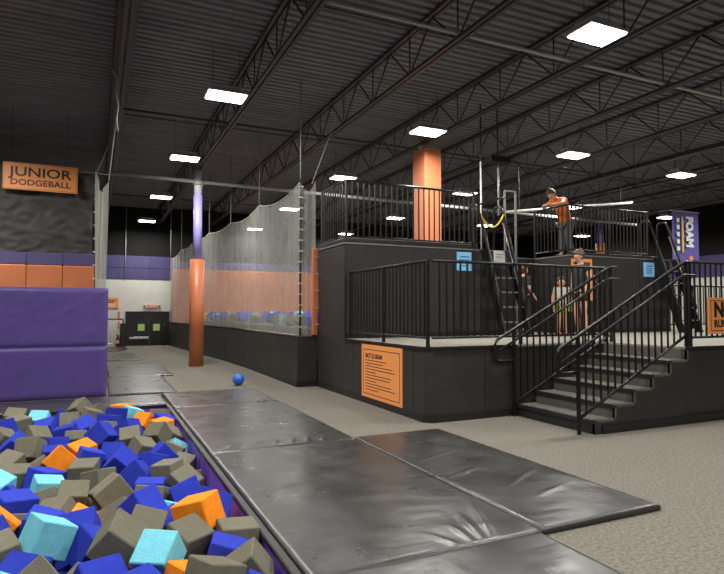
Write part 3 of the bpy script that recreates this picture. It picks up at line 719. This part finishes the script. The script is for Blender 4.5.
def notice(name, label, x0, x1, z0, z1, m, ink, rows):
    e = empty(name, ((x0 + x1) / 2, BY - .01, z0), label, 'sign')
    box('board', x0, x1, BY - .022, BY - .004, z0, z1, m, e)
    for (a, b, w_, h_) in rows: inkbar(e, (x0, BY - .0225, z0), (1, 0, 0), (0, 0, 1), a * (x1 - x0), b * (z1 - z0), w_ * (x1 - x0), h_ * (z1 - z0), ink)
rows = [(.22, .72, .62, .06), (.14, .55, .7, .05), (.2, .40, .6, .05), (.2, .25, .6, .05)]
notice('blue_notice', 'blue notice on tall block by the chained ladder', 6.84, 7.21, 2.45, 2.84, M['bluesign'], M['blueink'], rows)
notice('blue_notice', 'blue notice on the block below the far upper guardrail', 12.44, 12.82, 2.46, 2.82, M['bluesign'], M['blueink'], rows)
notice('orange_notice', 'orange rules board behind the woman in black', 10.03, 10.68, 1.85, 2.83, M['orangesign'], M['signink'], [(.1, .86, .8, .06), (.1, .7, .6, .03), (.1, .6, .7, .03), (.1, .5, .65, .03)])
notice('white_notice', 'small white notice behind the chained ladder', 7.80, 8.10, 2.62, 2.91, M['paper'], M['edge'], [(.15, .7, .7, .05), (.15, .5, .6, .05)])
# banner
e = empty('hanging_banner', (19.6, 14, 3.4), 'purple hanging banner reading FOAM in white letters', 'banner')
grid('cloth', lambda a, b: (18.9 + a * 1.42, 14 + .03 * math.sin(a * 5), 3.38 + b * 1.86), 12, 6, M['banner'], e)
text('lettering', 'FOAM', .52, M['bannerw'], e, (19.62, 13.95, 5.08), (0, 0, -1), (1, 0, 0), ext=.004, sx=.80, weight=.03)
inkbar(e, (19.38, 13.955, 3.75), (1, 0, 0), (0, 0, 1), 0, 0, .09, 1.3, M['yellow'], 'yellow_stripe')
for q in range(5): inkbar(e, (19.10, 13.955, 3.8 + q * .26), (1, 0, 0), (0, 0, 1), 0, 0, .16, .15, M['bannerw'], 'lettering')
bar('hanging_rod', (18.85, 14, 5.26), (20.4, 14, 5.26), .03, M['pipe'], e, 8)
for x in (18.95, 20.3): bar('hanging_wire', (x, 14, 5.26), (x, 14, CZ), .008, M['steel'], e, 5)
bm = bmesh.new(); bmesh.ops.create_icosphere(bm, subdivisions=2, radius=.11)
me = bpy.data.meshes.new('spot'); bm.to_mesh(me); bm.free(); me.materials.append(M['orangesign'])
for v_ in me.vertices: v_.co.y *= .1
inst('orange_emblem', me, e, (19.85, 13.95, 3.52))
# ------------------------------------------------------------------ people
def skin_mesh(name, nodes, edges, m, parent, sub=2, flat=1.0):
    names = list(nodes); idx = {k: i for i, k in enumerate(names)}
    me = bpy.data.meshes.new(name); me.from_pydata([nodes[k][0] for k in names], [(idx[a], idx[b]) for a, b in edges], [])
    o = bpy.data.objects.new(name, me); COL.objects.link(o)
    o.modifiers.new('skin', 'SKIN'); sv = me.skin_vertices[0].data
    for i, k in enumerate(names):
        r = nodes[k][1]; sv[i].radius = r if isinstance(r, tuple) else (r, r); sv[i].use_root = (i == 0)
    s_ = o.modifiers.new('sub', 'SUBSURF'); s_.levels = sub; s_.render_levels = sub
    dg = bpy.context.evaluated_depsgraph_get(); nm = bpy.data.meshes.new_from_object(o.evaluated_get(dg))
    bpy.data.objects.remove(o); bpy.data.meshes.remove(me)
    nm.materials.clear(); nm.materials.append(m)
    for p in nm.polygons: p.use_smooth = True
    ob = bpy.data.objects.new(name, nm); link(ob, parent); return ob
def ball_obj(name, c, r, m, parent, sc_=(1, 1, 1), cut=None, rot=None, jit=0.0):
    bm = bmesh.new(); bmesh.ops.create_uvsphere(bm, u_segments=16, v_segments=12, radius=1)
    for v_ in bm.verts: v_.co *= 1 + jit * noise.noise(v_.co * 3.1)
    if cut:
        nrm, off = cut
        bmesh.ops.bisect_plane(bm, geom=bm.verts[:] + bm.edges[:] + bm.faces[:], plane_co=Vector(nrm) * off, plane_no=Vector(nrm), clear_inner=True)
    me = bpy.data.meshes.new(name); bm.to_mesh(me); bm.free(); me.materials.append(m)
    for v_ in me.vertices: v_.co = Vector((v_.co.x * r * sc_[0], v_.co.y * r * sc_[1], v_.co.z * r * sc_[2]))
    if rot is not None: me.transform(rot.to_matrix().to_4x4())
    for p in me.polygons: p.use_smooth = True
    o = bpy.data.objects.new(name, me); link(o, parent); o.location = c; return o

def hand(nodes, edges, tag_, wrist, d, palm_n, s=1.0):
    """palm and five bent fingers hanging off a wrist node; d = pointing direction"""
    w_, d, pn = Vector(nodes[wrist][0]), Vector(d).normalized(), Vector(palm_n).normalized(); side = d.cross(pn).normalized()
    pa = tag_ + 'palm'; nodes[pa] = (w_ + d * .055 * s, (.036 * s, .018 * s)); edges.append((wrist, pa))
    for k, (off, ln) in enumerate(((-.030, .060), (-.010, .072), (.011, .068), (.030, .052))):
        a, b, c = (tag_ + 'f%d%d' % (k, q) for q in range(3))
        nodes[a] = (w_ + d * .085 * s + side * off * s, .010 * s); nodes[b] = (nodes[a][0] + (d * .8 + pn * .45).normalized() * ln * .5 * s, .009 * s)
        nodes[c] = (nodes[b][0] + (d * .45 + pn * .9).normalized() * ln * .5 * s, .008 * s); edges += [(pa, a), (a, b), (b, c)]
    a, b = tag_ + 't0', tag_ + 't1'
    nodes[a] = (w_ + d * .04 * s - side * .042 * s + pn * .01, .011 * s); nodes[b] = (nodes[a][0] + (d * .8 - side * .35 + pn * .4).normalized() * .035 * s, .009 * s); edges += [(pa, a), (a, b)]

def person(label, loc, rz, J, skin, hairm, shirt, pants, shoe, sleeve=.55, pants_len=1.0, hair='short', s=1.0, blk=None):
    """J: joint positions (local, facing +Y). Builds body, clothing, hair and face as parts"""
    e = empty('person', loc, label, 'person', rz=rz)
    P_ = {k: Vector(v) for k, v in J.items()}
    nodes = {'pel': (P_['pel'], (.135 * s, .105 * s)), 'waist': (P_['waist'], (.12 * s, .09 * s)), 'chest': (P_['chest'], (.15 * s, .105 * s)),
             'neckb': (P_['neckb'], .058 * s), 'neck': (P_['neck'], .05 * s)}
    edges = [('pel', 'waist'), ('waist', 'chest'), ('chest', 'neckb'), ('neckb', 'neck')]
    hd = P_['head']; hu = (hd - P_['neck']).normalized(); hf = (Vector(J['look'])).normalized()
    nodes['jaw'] = (hd - hu * .045 * s + hf * .02 * s, (.066 * s, .072 * s)); nodes['skull'] = (hd + hu * .04 * s - hf * .012 * s, (.078 * s, .088 * s)); nodes['crown'] = (hd + hu * .085 * s - hf * .015 * s, (.056 * s, .064 * s))
    edges += [('neck', 'jaw'), ('jaw', 'skull'), ('skull', 'crown')]
    for q in 'lr':
        nodes['sh' + q] = (P_['sh' + q], .062 * s); nodes['el' + q] = (P_['el' + q], .042 * s); nodes['wr' + q] = (P_['wr' + q], .029 * s)
        edges += [('chest', 'sh' + q), ('sh' + q, 'el' + q), ('el' + q, 'wr' + q)]
        hand(nodes, edges, 'h' + q, 'wr' + q, P_['wr' + q] - P_['el' + q], J['palm'], s)
        nodes['hip' + q] = (P_['hip' + q], .088 * s); nodes['kn' + q] = (P_['kn' + q], .056 * s); nodes['calf' + q] = (P_['kn' + q].lerp(P_['an' + q], .35) + Vector((0, -.015 * s, 0)), .054 * s)
        nodes['an' + q] = (P_['an' + q], .036 * s); nodes['toe' + q] = (P_['an' + q] + Vector((0, .06 * s, -.03 * s)), .022 * s)
        edges += [('pel', 'hip' + q), ('hip' + q, 'kn' + q), ('kn' + q, 'calf' + q), ('calf' + q, 'an' + q), ('an' + q, 'toe' + q)]
    skin_mesh('body', nodes, edges, skin, e)
    g = .016 * s
    grow = lambda r, k=1.0: tuple(a * k + g for a in r) if isinstance(r, tuple) else r * k + g
    sn_ = {'chest': (P_['chest'], grow((.155 * s, .11 * s))), 'waist': (P_['waist'], grow((.135 * s, .105 * s))), 'pel': (P_['pel'].lerp(P_['waist'], .35), grow((.14 * s, .11 * s))),
           'hem': (P_['pel'] - (P_['waist'] - P_['pel']) * .2, grow((.148 * s, .118 * s))), 'col': (P_['chest'].lerp(P_['neckb'], .85), grow(.055 * s))}
    se = [('chest', 'waist'), ('waist', 'pel'), ('pel', 'hem'), ('chest', 'col')]
    for q in 'lr':
        sn_['s' + q] = (P_['sh' + q], grow(.066 * s)); sn_['e' + q] = (P_['sh' + q].lerp(P_['el' + q], sleeve), grow(.055 * s)); se += [('chest', 's' + q), ('s' + q, 'e' + q)]
    skin_mesh('shirt', sn_, se, shirt, e)
    tn = {'pel': (P_['pel'] + (P_['waist'] - P_['pel']) * .15, grow((.135 * s, .11 * s)))}; te = []
    for q in 'lr':
        tn['h' + q] = (P_['hip' + q], grow(.092 * s)); te.append(('pel', 'h' + q))
        if pants_len >= 1:
            tn['k' + q] = (P_['kn' + q], grow(.066 * s)); tn['a' + q] = (P_['kn' + q].lerp(P_['an' + q], .93), grow(.055 * s)); te += [('h' + q, 'k' + q), ('k' + q, 'a' + q)]
        else:
            tn['k' + q] = (P_['hip' + q].lerp(P_['kn' + q], pants_len), grow(.112 * s)); te.append(('h' + q, 'k' + q))
    skin_mesh('trousers' if pants_len >= 1 else 'shorts', tn, te, pants, e)
    for q in 'lr':
        a = P_['an' + q]
        skin_mesh('shoe', {'h': (Vector((a.x, a.y - .04 * s, .048 * s)), (.050 * s, .046 * s)), 'm': (Vector((a.x, a.y + .05 * s, .044 * s)), (.052 * s, .042 * s)), 't': (Vector((a.x, a.y + .15 * s, .036 * s)), (.044 * s, .034 * s))},
                  [('h', 'm'), ('m', 't')], shoe, e)
    # head frame
    z = hu; y = (hf - hu * hf.dot(hu)).normalized(); x = y.cross(z); rot = Matrix((x, y, z)).transposed().to_quaternion()
    W = lambda a, b, c: hd + rot @ Vector((a * s, b * s, c * s))
    ball_obj('hair', W(0, -.022, .036), .106 * s, hairm, e, (.92, 1.0, 1.06), cut=((0, -.72, .69), .02), rot=rot, jit=.10)
    ball_obj('hair_back', W(0, -.04, -.005), .085 * s, hairm, e, (.98, .75, 1.15), rot=rot, jit=.08)
    if hair == 'tail':
        ball_obj('ponytail', W(0, -.14, .03), .055 * s, hairm, e, (.8, .9, 1.7), rot=rot, jit=.15)
    if hair == 'long':
        ball_obj('long_hair', W(0, -.065, -.045), .085 * s, hairm, e, (1.1, .6, 1.7), rot=rot, jit=.12)
    ball_obj('nose', W(0, .092, -.012), .016 * s, skin, e, (.8, 1, 1.4), rot=rot)
    for sx in (-1, 1):
        ball_obj('eye', W(sx * .030, .082, .018), .010 * s, M['eye'], e, rot=rot); ball_obj('ear', W(sx * .080, -.005, .0), .024 * s, skin, e, (.4, .8, 1.2), rot=rot)
    ball_obj('mouth', W(0, .083, -.05), .018 * s, M['lip'], e, (1.2, .5, .35), rot=rot)
    return e
def standing(h, fwd_arm=.0, look=(0, 1, -.1), sw=1.0, head_f=.02, arms=None):
    k = h / 1.70
    J = dict(pel=(0, 0, .93), waist=(0, .01, 1.08), chest=(0, .0, 1.28), neckb=(0, -.01, 1.42), neck=(0, .0, 1.47), head=(0, head_f, 1.57),
             shl=(-.17, 0, 1.37), shr=(.17, 0, 1.37), ell=(-.23, -.02, 1.10), elr=(.23, -.02, 1.10), wrl=(-.24, .06 + fwd_arm, .87 + fwd_arm * .5), wrr=(.24, .06 + fwd_arm, .87 + fwd_arm * .5),
             hipl=(-.09, 0, .86), hipr=(.09, 0, .86), knl=(-.10, .03, .48), knr=(.10, .03, .48), anl=(-.10, -.01, .085), anr=(.10, -.01, .085))
    if arms: J.update(arms)
    J = {a: tuple(c * k for c in b) for a, b in J.items()}
    J['look'] = look; J['palm'] = (0, .3, -.5); return J
# boy leaning over the side rail of the second block (faces -X)
J = dict(pel=(0, -.06, .88), waist=(0, .02, 1.06), chest=(0, .13, 1.28), neckb=(0, .24, 1.44), neck=(0, .29, 1.47), head=(0, .40, 1.53),
         shl=(-.19, .19, 1.40), shr=(.19, .19, 1.40), ell=(-.34, .36, 1.27), elr=(.34, .36, 1.27), wrl=(-.13, .50, 1.265), wrr=(.13, .50, 1.275),
         hipl=(-.10, -.06, .82), hipr=(.10, -.06, .82), knl=(-.12, -.02, .46), knr=(.13, -.04, .46), anl=(-.13, -.09, .095), anr=(.14, -.03, .095))
J['look'] = (0, .8, -.55); J['palm'] = (0, .2, -1)
person('boy in orange t-shirt and grey jeans leaning over the upper railing', (10.50, 10.70, UH), R(90), J, M['skin'], M['hair'], M['tee_o'], M['jeans'], M['trim'], sleeve=.5, s=1.15)
pw_ = Vector(aty(581, 300, 8.75)); pc_ = Vector(aty(561.5, 300, 9.35)); pt_ = Vector(aty(524.5, 300, 10.55))
person('woman in black t-shirt and dark shorts looking down at child', (pw_.x, pw_.y, PH), R(88), standing(1.76, look=(0, 1, -.30), head_f=.06, arms=dict(wrl=(-.20, .10, .90), wrr=(.22, .02, .86))),
       M['skin'], M['blond'], M['tee_b'], M['tee_b'], M['trim'], sleeve=.5, pants_len=.55, hair='tail', s=1.02)
person('small child in grey shirt and lime green shorts on lower platform', (pc_.x, pc_.y, PH), R(150), standing(1.22, look=(0, 1, -.1), arms=dict(elr=(.25, -.02, 1.10), ell=(-.25, -.02, 1.10), wrr=(.25, .02, .88), wrl=(-.25, .02, .88))), M['skin'], M['blond'], M['tee_w'], M['lime'], M['pink'], sleeve=.5, pants_len=.6, hair='long', s=.93)
pd = person('person in dark clothes with blue badge standing behind the chained ladder', (pt_.x, pt_.y, PH), R(-95), standing(1.60, fwd_arm=.06), M['skin'], M['hair'], M['tee_b'], M['tee_b'], M['trim'], sleeve=.8, s=.9)
o = ball_obj('badge', (0.02, .13, 1.2), .05, M['bluecloth'], pd, (1, .3, 1.3))

# ------------------------------------------------------------------ foam cubes
random.seed(21)
FM = dict(o=M['f_olive'], b=M['f_blue'], r=M['f_orange'], c=M['f_cyan'])
FN = dict(o='olive grey', b='blue', r='orange', c='turquoise')
def foam_me(c, kind):
    def fn():
        sx, sy, sz = [(.25, .25, .25), (.27, .25, .20), (.30, .26, .24), (.25, .25, .13)][kind % 4]
        bm = bmesh.new(); bmesh.ops.create_cube(bm, size=1); rr = random.Random(kind * 7 + ord(c))
        for v_ in bm.verts: v_.co = Vector((v_.co.x * sx, v_.co.y * sy, v_.co.z * sz)) + Vector([rr.uniform(-.008, .008) for _ in range(3)])
        bmesh.ops.bevel(bm, geom=bm.edges[:], offset=.008, segments=1, affect='EDGES')
        me = bpy.data.meshes.new('foam_block'); bm.to_mesh(me); bm.free(); me.materials.append(FM[c]); return me
    return cached(('foam', c, kind % 4), fn)
# visible blocks of the near pit, read off the photograph: x, y (pixels of a 3.017x crop of the corner at 0,384), colour, shape
T = '''243 72 o0 275 97 o0 303 88 o0 367 70 r3 350 94 b0 395 99 c0 433 112 r1 485 130 r0 482 92 o1 520 112 b1 518 157 o0 45 98 o1 60 122 o0
113 112 c1 185 107 b0 212 117 o0 258 127 b1 25 137 b1 135 132 b1 120 159 o0 190 150 b1 230 160 o3 45 190 b2 6 168 o0 160 190 b2 318 142 o0
325 116 b0 320 175 b0 385 140 b0 375 168 o0 437 158 o0 268 182 c1 245 207 r0 210 247 r0 165 222 b0 105 207 o0 48 228 o0 325 207 b0 275 228 b0
260 265 o2 350 247 b2 420 207 o0 440 237 b0 475 207 b0 535 217 o2 598 195 c0 600 245 o0 130 250 o3 52 285 o2 165 287 b2 140 317 c1 125 350 o0
320 290 o0 318 337 o2 235 350 o1 410 322 b1 415 274 b0 470 345 o2 475 272 o0 522 302 o0 565 282 b0 555 337 b1 640 288 o3 650 328 b0 610 382 b2
535 402 c0 45 372 b2 22 348 b0 4 382 o0 160 395 o2 50 412 o3 90 432 b0 20 442 r0 14 477 b0 90 477 o2 235 425 r2 355 407 o2 445 437 b0 295 462 b2
365 470 r0 260 497 b0 165 512 c2 35 532 o2 50 567 b2 270 542 o2 395 545 o2 410 487 o0 530 507 o0 500 558 c0 555 558 r2 545 452 o0 528 440 b0
630 467 r2 655 527 b2 705 427 o0 712 482 o2 712 552 o0 470 517 r0 690 377 r0 4 332 c0 800 560 b0 830 590 b2 640 600 o2 730 610 b0 300 620 b2
100 625 o2 420 620 b0 10 610 c0 540 640 o2 200 640 b2'''.split()
import numpy as np
SH = [(.24, .24, .24), (.255, .24, .19), (.28, .25, .235), (.24, .24, .125)]
SHN = ['cube', 'block', 'oblong block', 'thin slab']
def rnd_rot(tilt=.8):
    return Euler((random.gauss(0, tilt * .6), random.gauss(0, tilt * .6), random.uniform(0, 6.28))).to_quaternion()
def settle(bl, lim, iters, keep=.03, grav=.0):
    """push oriented boxes apart (separating axes) with a weak pull to their anchors; lim = x0, x1, y0, y1, z0, z1"""
    N = len(bl); C = np.array([tuple(b[0]) for b in bl]); A0 = C.copy()
    A = np.array([[tuple(r) for r in b[3].to_matrix().transposed()] for b in bl]); E = np.array([[h / 2 - .004 for h in SH[b[2]]] for b in bl])
    ext = np.einsum('nk,nkd->nd', E, np.abs(A)); I, Jx = np.triu_indices(N, 1); last = None
    for it in range(iters):
        D = C[Jx] - C[I]; near = (D * D).sum(1) < .25; i, j = I[near], Jx[near]; d = D[near]
        Ai, Aj = A[i], A[j]; cr = np.cross(Ai[:, :, None, :], Aj[:, None, :, :]).reshape(len(i), 9, 3)
        ln = np.linalg.norm(cr, axis=2, keepdims=True); ok = np.concatenate([np.ones((len(i), 6), bool), ln[:, :, 0] > .05], 1)
        ax = np.concatenate([Ai, Aj, cr / np.maximum(ln, .05)], 1)
        ra = (np.abs(np.einsum('pad,pkd->pak', ax, Ai)) * E[i][:, None, :]).sum(2); rb = (np.abs(np.einsum('pad,pkd->pak', ax, Aj)) * E[j][:, None, :]).sum(2)
        dp = np.einsum('pad,pd->pa', ax, d); ov = np.where(ok, ra + rb - np.abs(dp), 9); k_ = ov.argmin(1); m_ = ov[np.arange(len(i)), k_]; hit = m_ > 0
        n = ax[np.arange(len(i)), k_] * np.sign(dp[np.arange(len(i)), k_])[:, None]
        mv = n * (np.maximum(m_, 0) * .5 * .7)[:, None]; dl = np.zeros_like(C); np.add.at(dl, j, mv); np.add.at(dl, i, -mv)
        C = C + np.clip(dl, -.06, .06)
        if it < iters * .85: C += (A0 - C) * keep
        C[:, 2] -= grav
        for a in range(3): C[:, a] = np.clip(C[:, a], lim[2 * a] + ext[:, a], lim[2 * a + 1] - ext[:, a])
        last = (i, j, m_)
    worst = np.zeros(N); np.maximum.at(worst, last[0], last[2]); np.maximum.at(worst, last[1], last[2])
    for q, b in enumerate(bl): b[0] = Vector(C[q]); b.append(worst[q])
def foam_me(c, kind):
    def fn():
        sx, sy, sz = SH[kind]
        bm = bmesh.new(); bmesh.ops.create_cube(bm, size=1); rr = random.Random(kind * 7 + ord(c))
        for v_ in bm.verts: v_.co = Vector((v_.co.x * sx, v_.co.y * sy, v_.co.z * sz)) + Vector([rr.uniform(-.006, .002) * math.copysign(1, q) for q in v_.co])
        bmesh.ops.bevel(bm, geom=bm.edges[:], offset=.008, segments=1, affect='EDGES')
        me = bpy.data.meshes.new('foam_block'); bm.to_mesh(me); bm.free(); me.materials.append(FM[c]); return me
    return cached(('foam', c, kind), fn)
def add_block(b, where):
    o = inst('foam_block', foam_me(b[1], b[2]), None, b[0], b[3])
    l = '%s foam %s %s' % (FN[b[1]], SHN[b[2]], where); tag(o, l, 'foam block', l + 's' if 0 else l)
blocks = []
for i in range(0, len(T), 3):
    u, v_ = float(T[i]) / 3.017, 384 + float(T[i + 1]) / 3.017; c, kd = T[i + 2][0], int(T[i + 2][1])
    t = max(0, min(1, (v_ - 400) / 80))
    edge = u - (165 + (v_ - 405) / 1.168)            # distance from the mat edge
    zc = .15 * (1 - t) - .06 * t
    if edge > -45: zc -= .14 * t + .06
    blocks.append([atz(u, v_, zc), c, kd, rnd_rot()])
BED = -.60
lim = (PX0 + .02, PX1 - .02, PY0 + .02, PY1 - .02, BED, .40)
settle(blocks, lim, 160, .06)
blocks = [b[:4] for b in blocks]; nv = len(blocks)
for it in range(9000):
    if len(blocks) >= 205: break
    y = random.uniform(2.4, PY1 - .2); x = random.uniform(-1.8 + .03 * y, PX1 - .2)
    p = Vector((x, y, random.uniform(-.48, -.24)))
    if all((p - b[0]).length > .235 for b in blocks): blocks.append([p, random.choice('ooobbbbrc'), random.choice([0, 0, 1, 2]), rnd_rot()])
settle(blocks, lim, 220, .06, .0003)
for q, b in enumerate(blocks):
    if q >= nv and b[4] > .04: continue
    x, y = b[0].x, b[0].y
    where = 'lying along the mats in the open pit' if x > .72 else 'at the padded wall end of the open pit' if y > 8.4 else 'in the middle of the open pit'
    add_block(b, where)
o = box('foam_bed', PX0 + .03, PX1 - .03, PY0 + .03, PY1 - .03, PD + .02, BED, M['f_olive'])
tag(o, 'deep fill of grey foam beneath the open pit blocks', 'foam', kind='stuff')
# netted pit
random.seed(5)
BED2 = 1.23; bl2 = []
for it in range(9000):
    if len(bl2) >= 98: break
    y = 11.95 + 15.8 * random.random() ** 1.7; x = xw(y) + .34 + random.random() ** 1.3 * (1.0 + .12 * (y - 11)); x = min(x, 8.5)
    p = Vector((x, y, BED2 + .2))
    if all((p - q[0]).length > .29 for q in bl2): bl2.append([p, random.choice('ooobbbbbbbrc'), random.choice([0, 1, 2, 2]), rnd_rot(.6)])
settle(bl2, (4.02, 13.5, 11.70, 28.3, BED2, 2.0), 120, .02, .004)
for b in bl2:
    add_block(b, 'piled behind the netting')
o = box('foam_bed', 4.02, 13.85, 12.62, 28.38, .56, BED2 - .001, M['f_olive'])
tag(o, 'grey foam fill beneath the blocks behind the netting', 'foam', kind='stuff')
box('foam_fill', 4.02, 7.2, 11.68, 12.619, .56, BED2 - .001, M['f_olive'], o); box('foam_fill', 7.8, 13.85, 11.68, 12.619, .56, BED2 - .001, M['f_olive'], o)
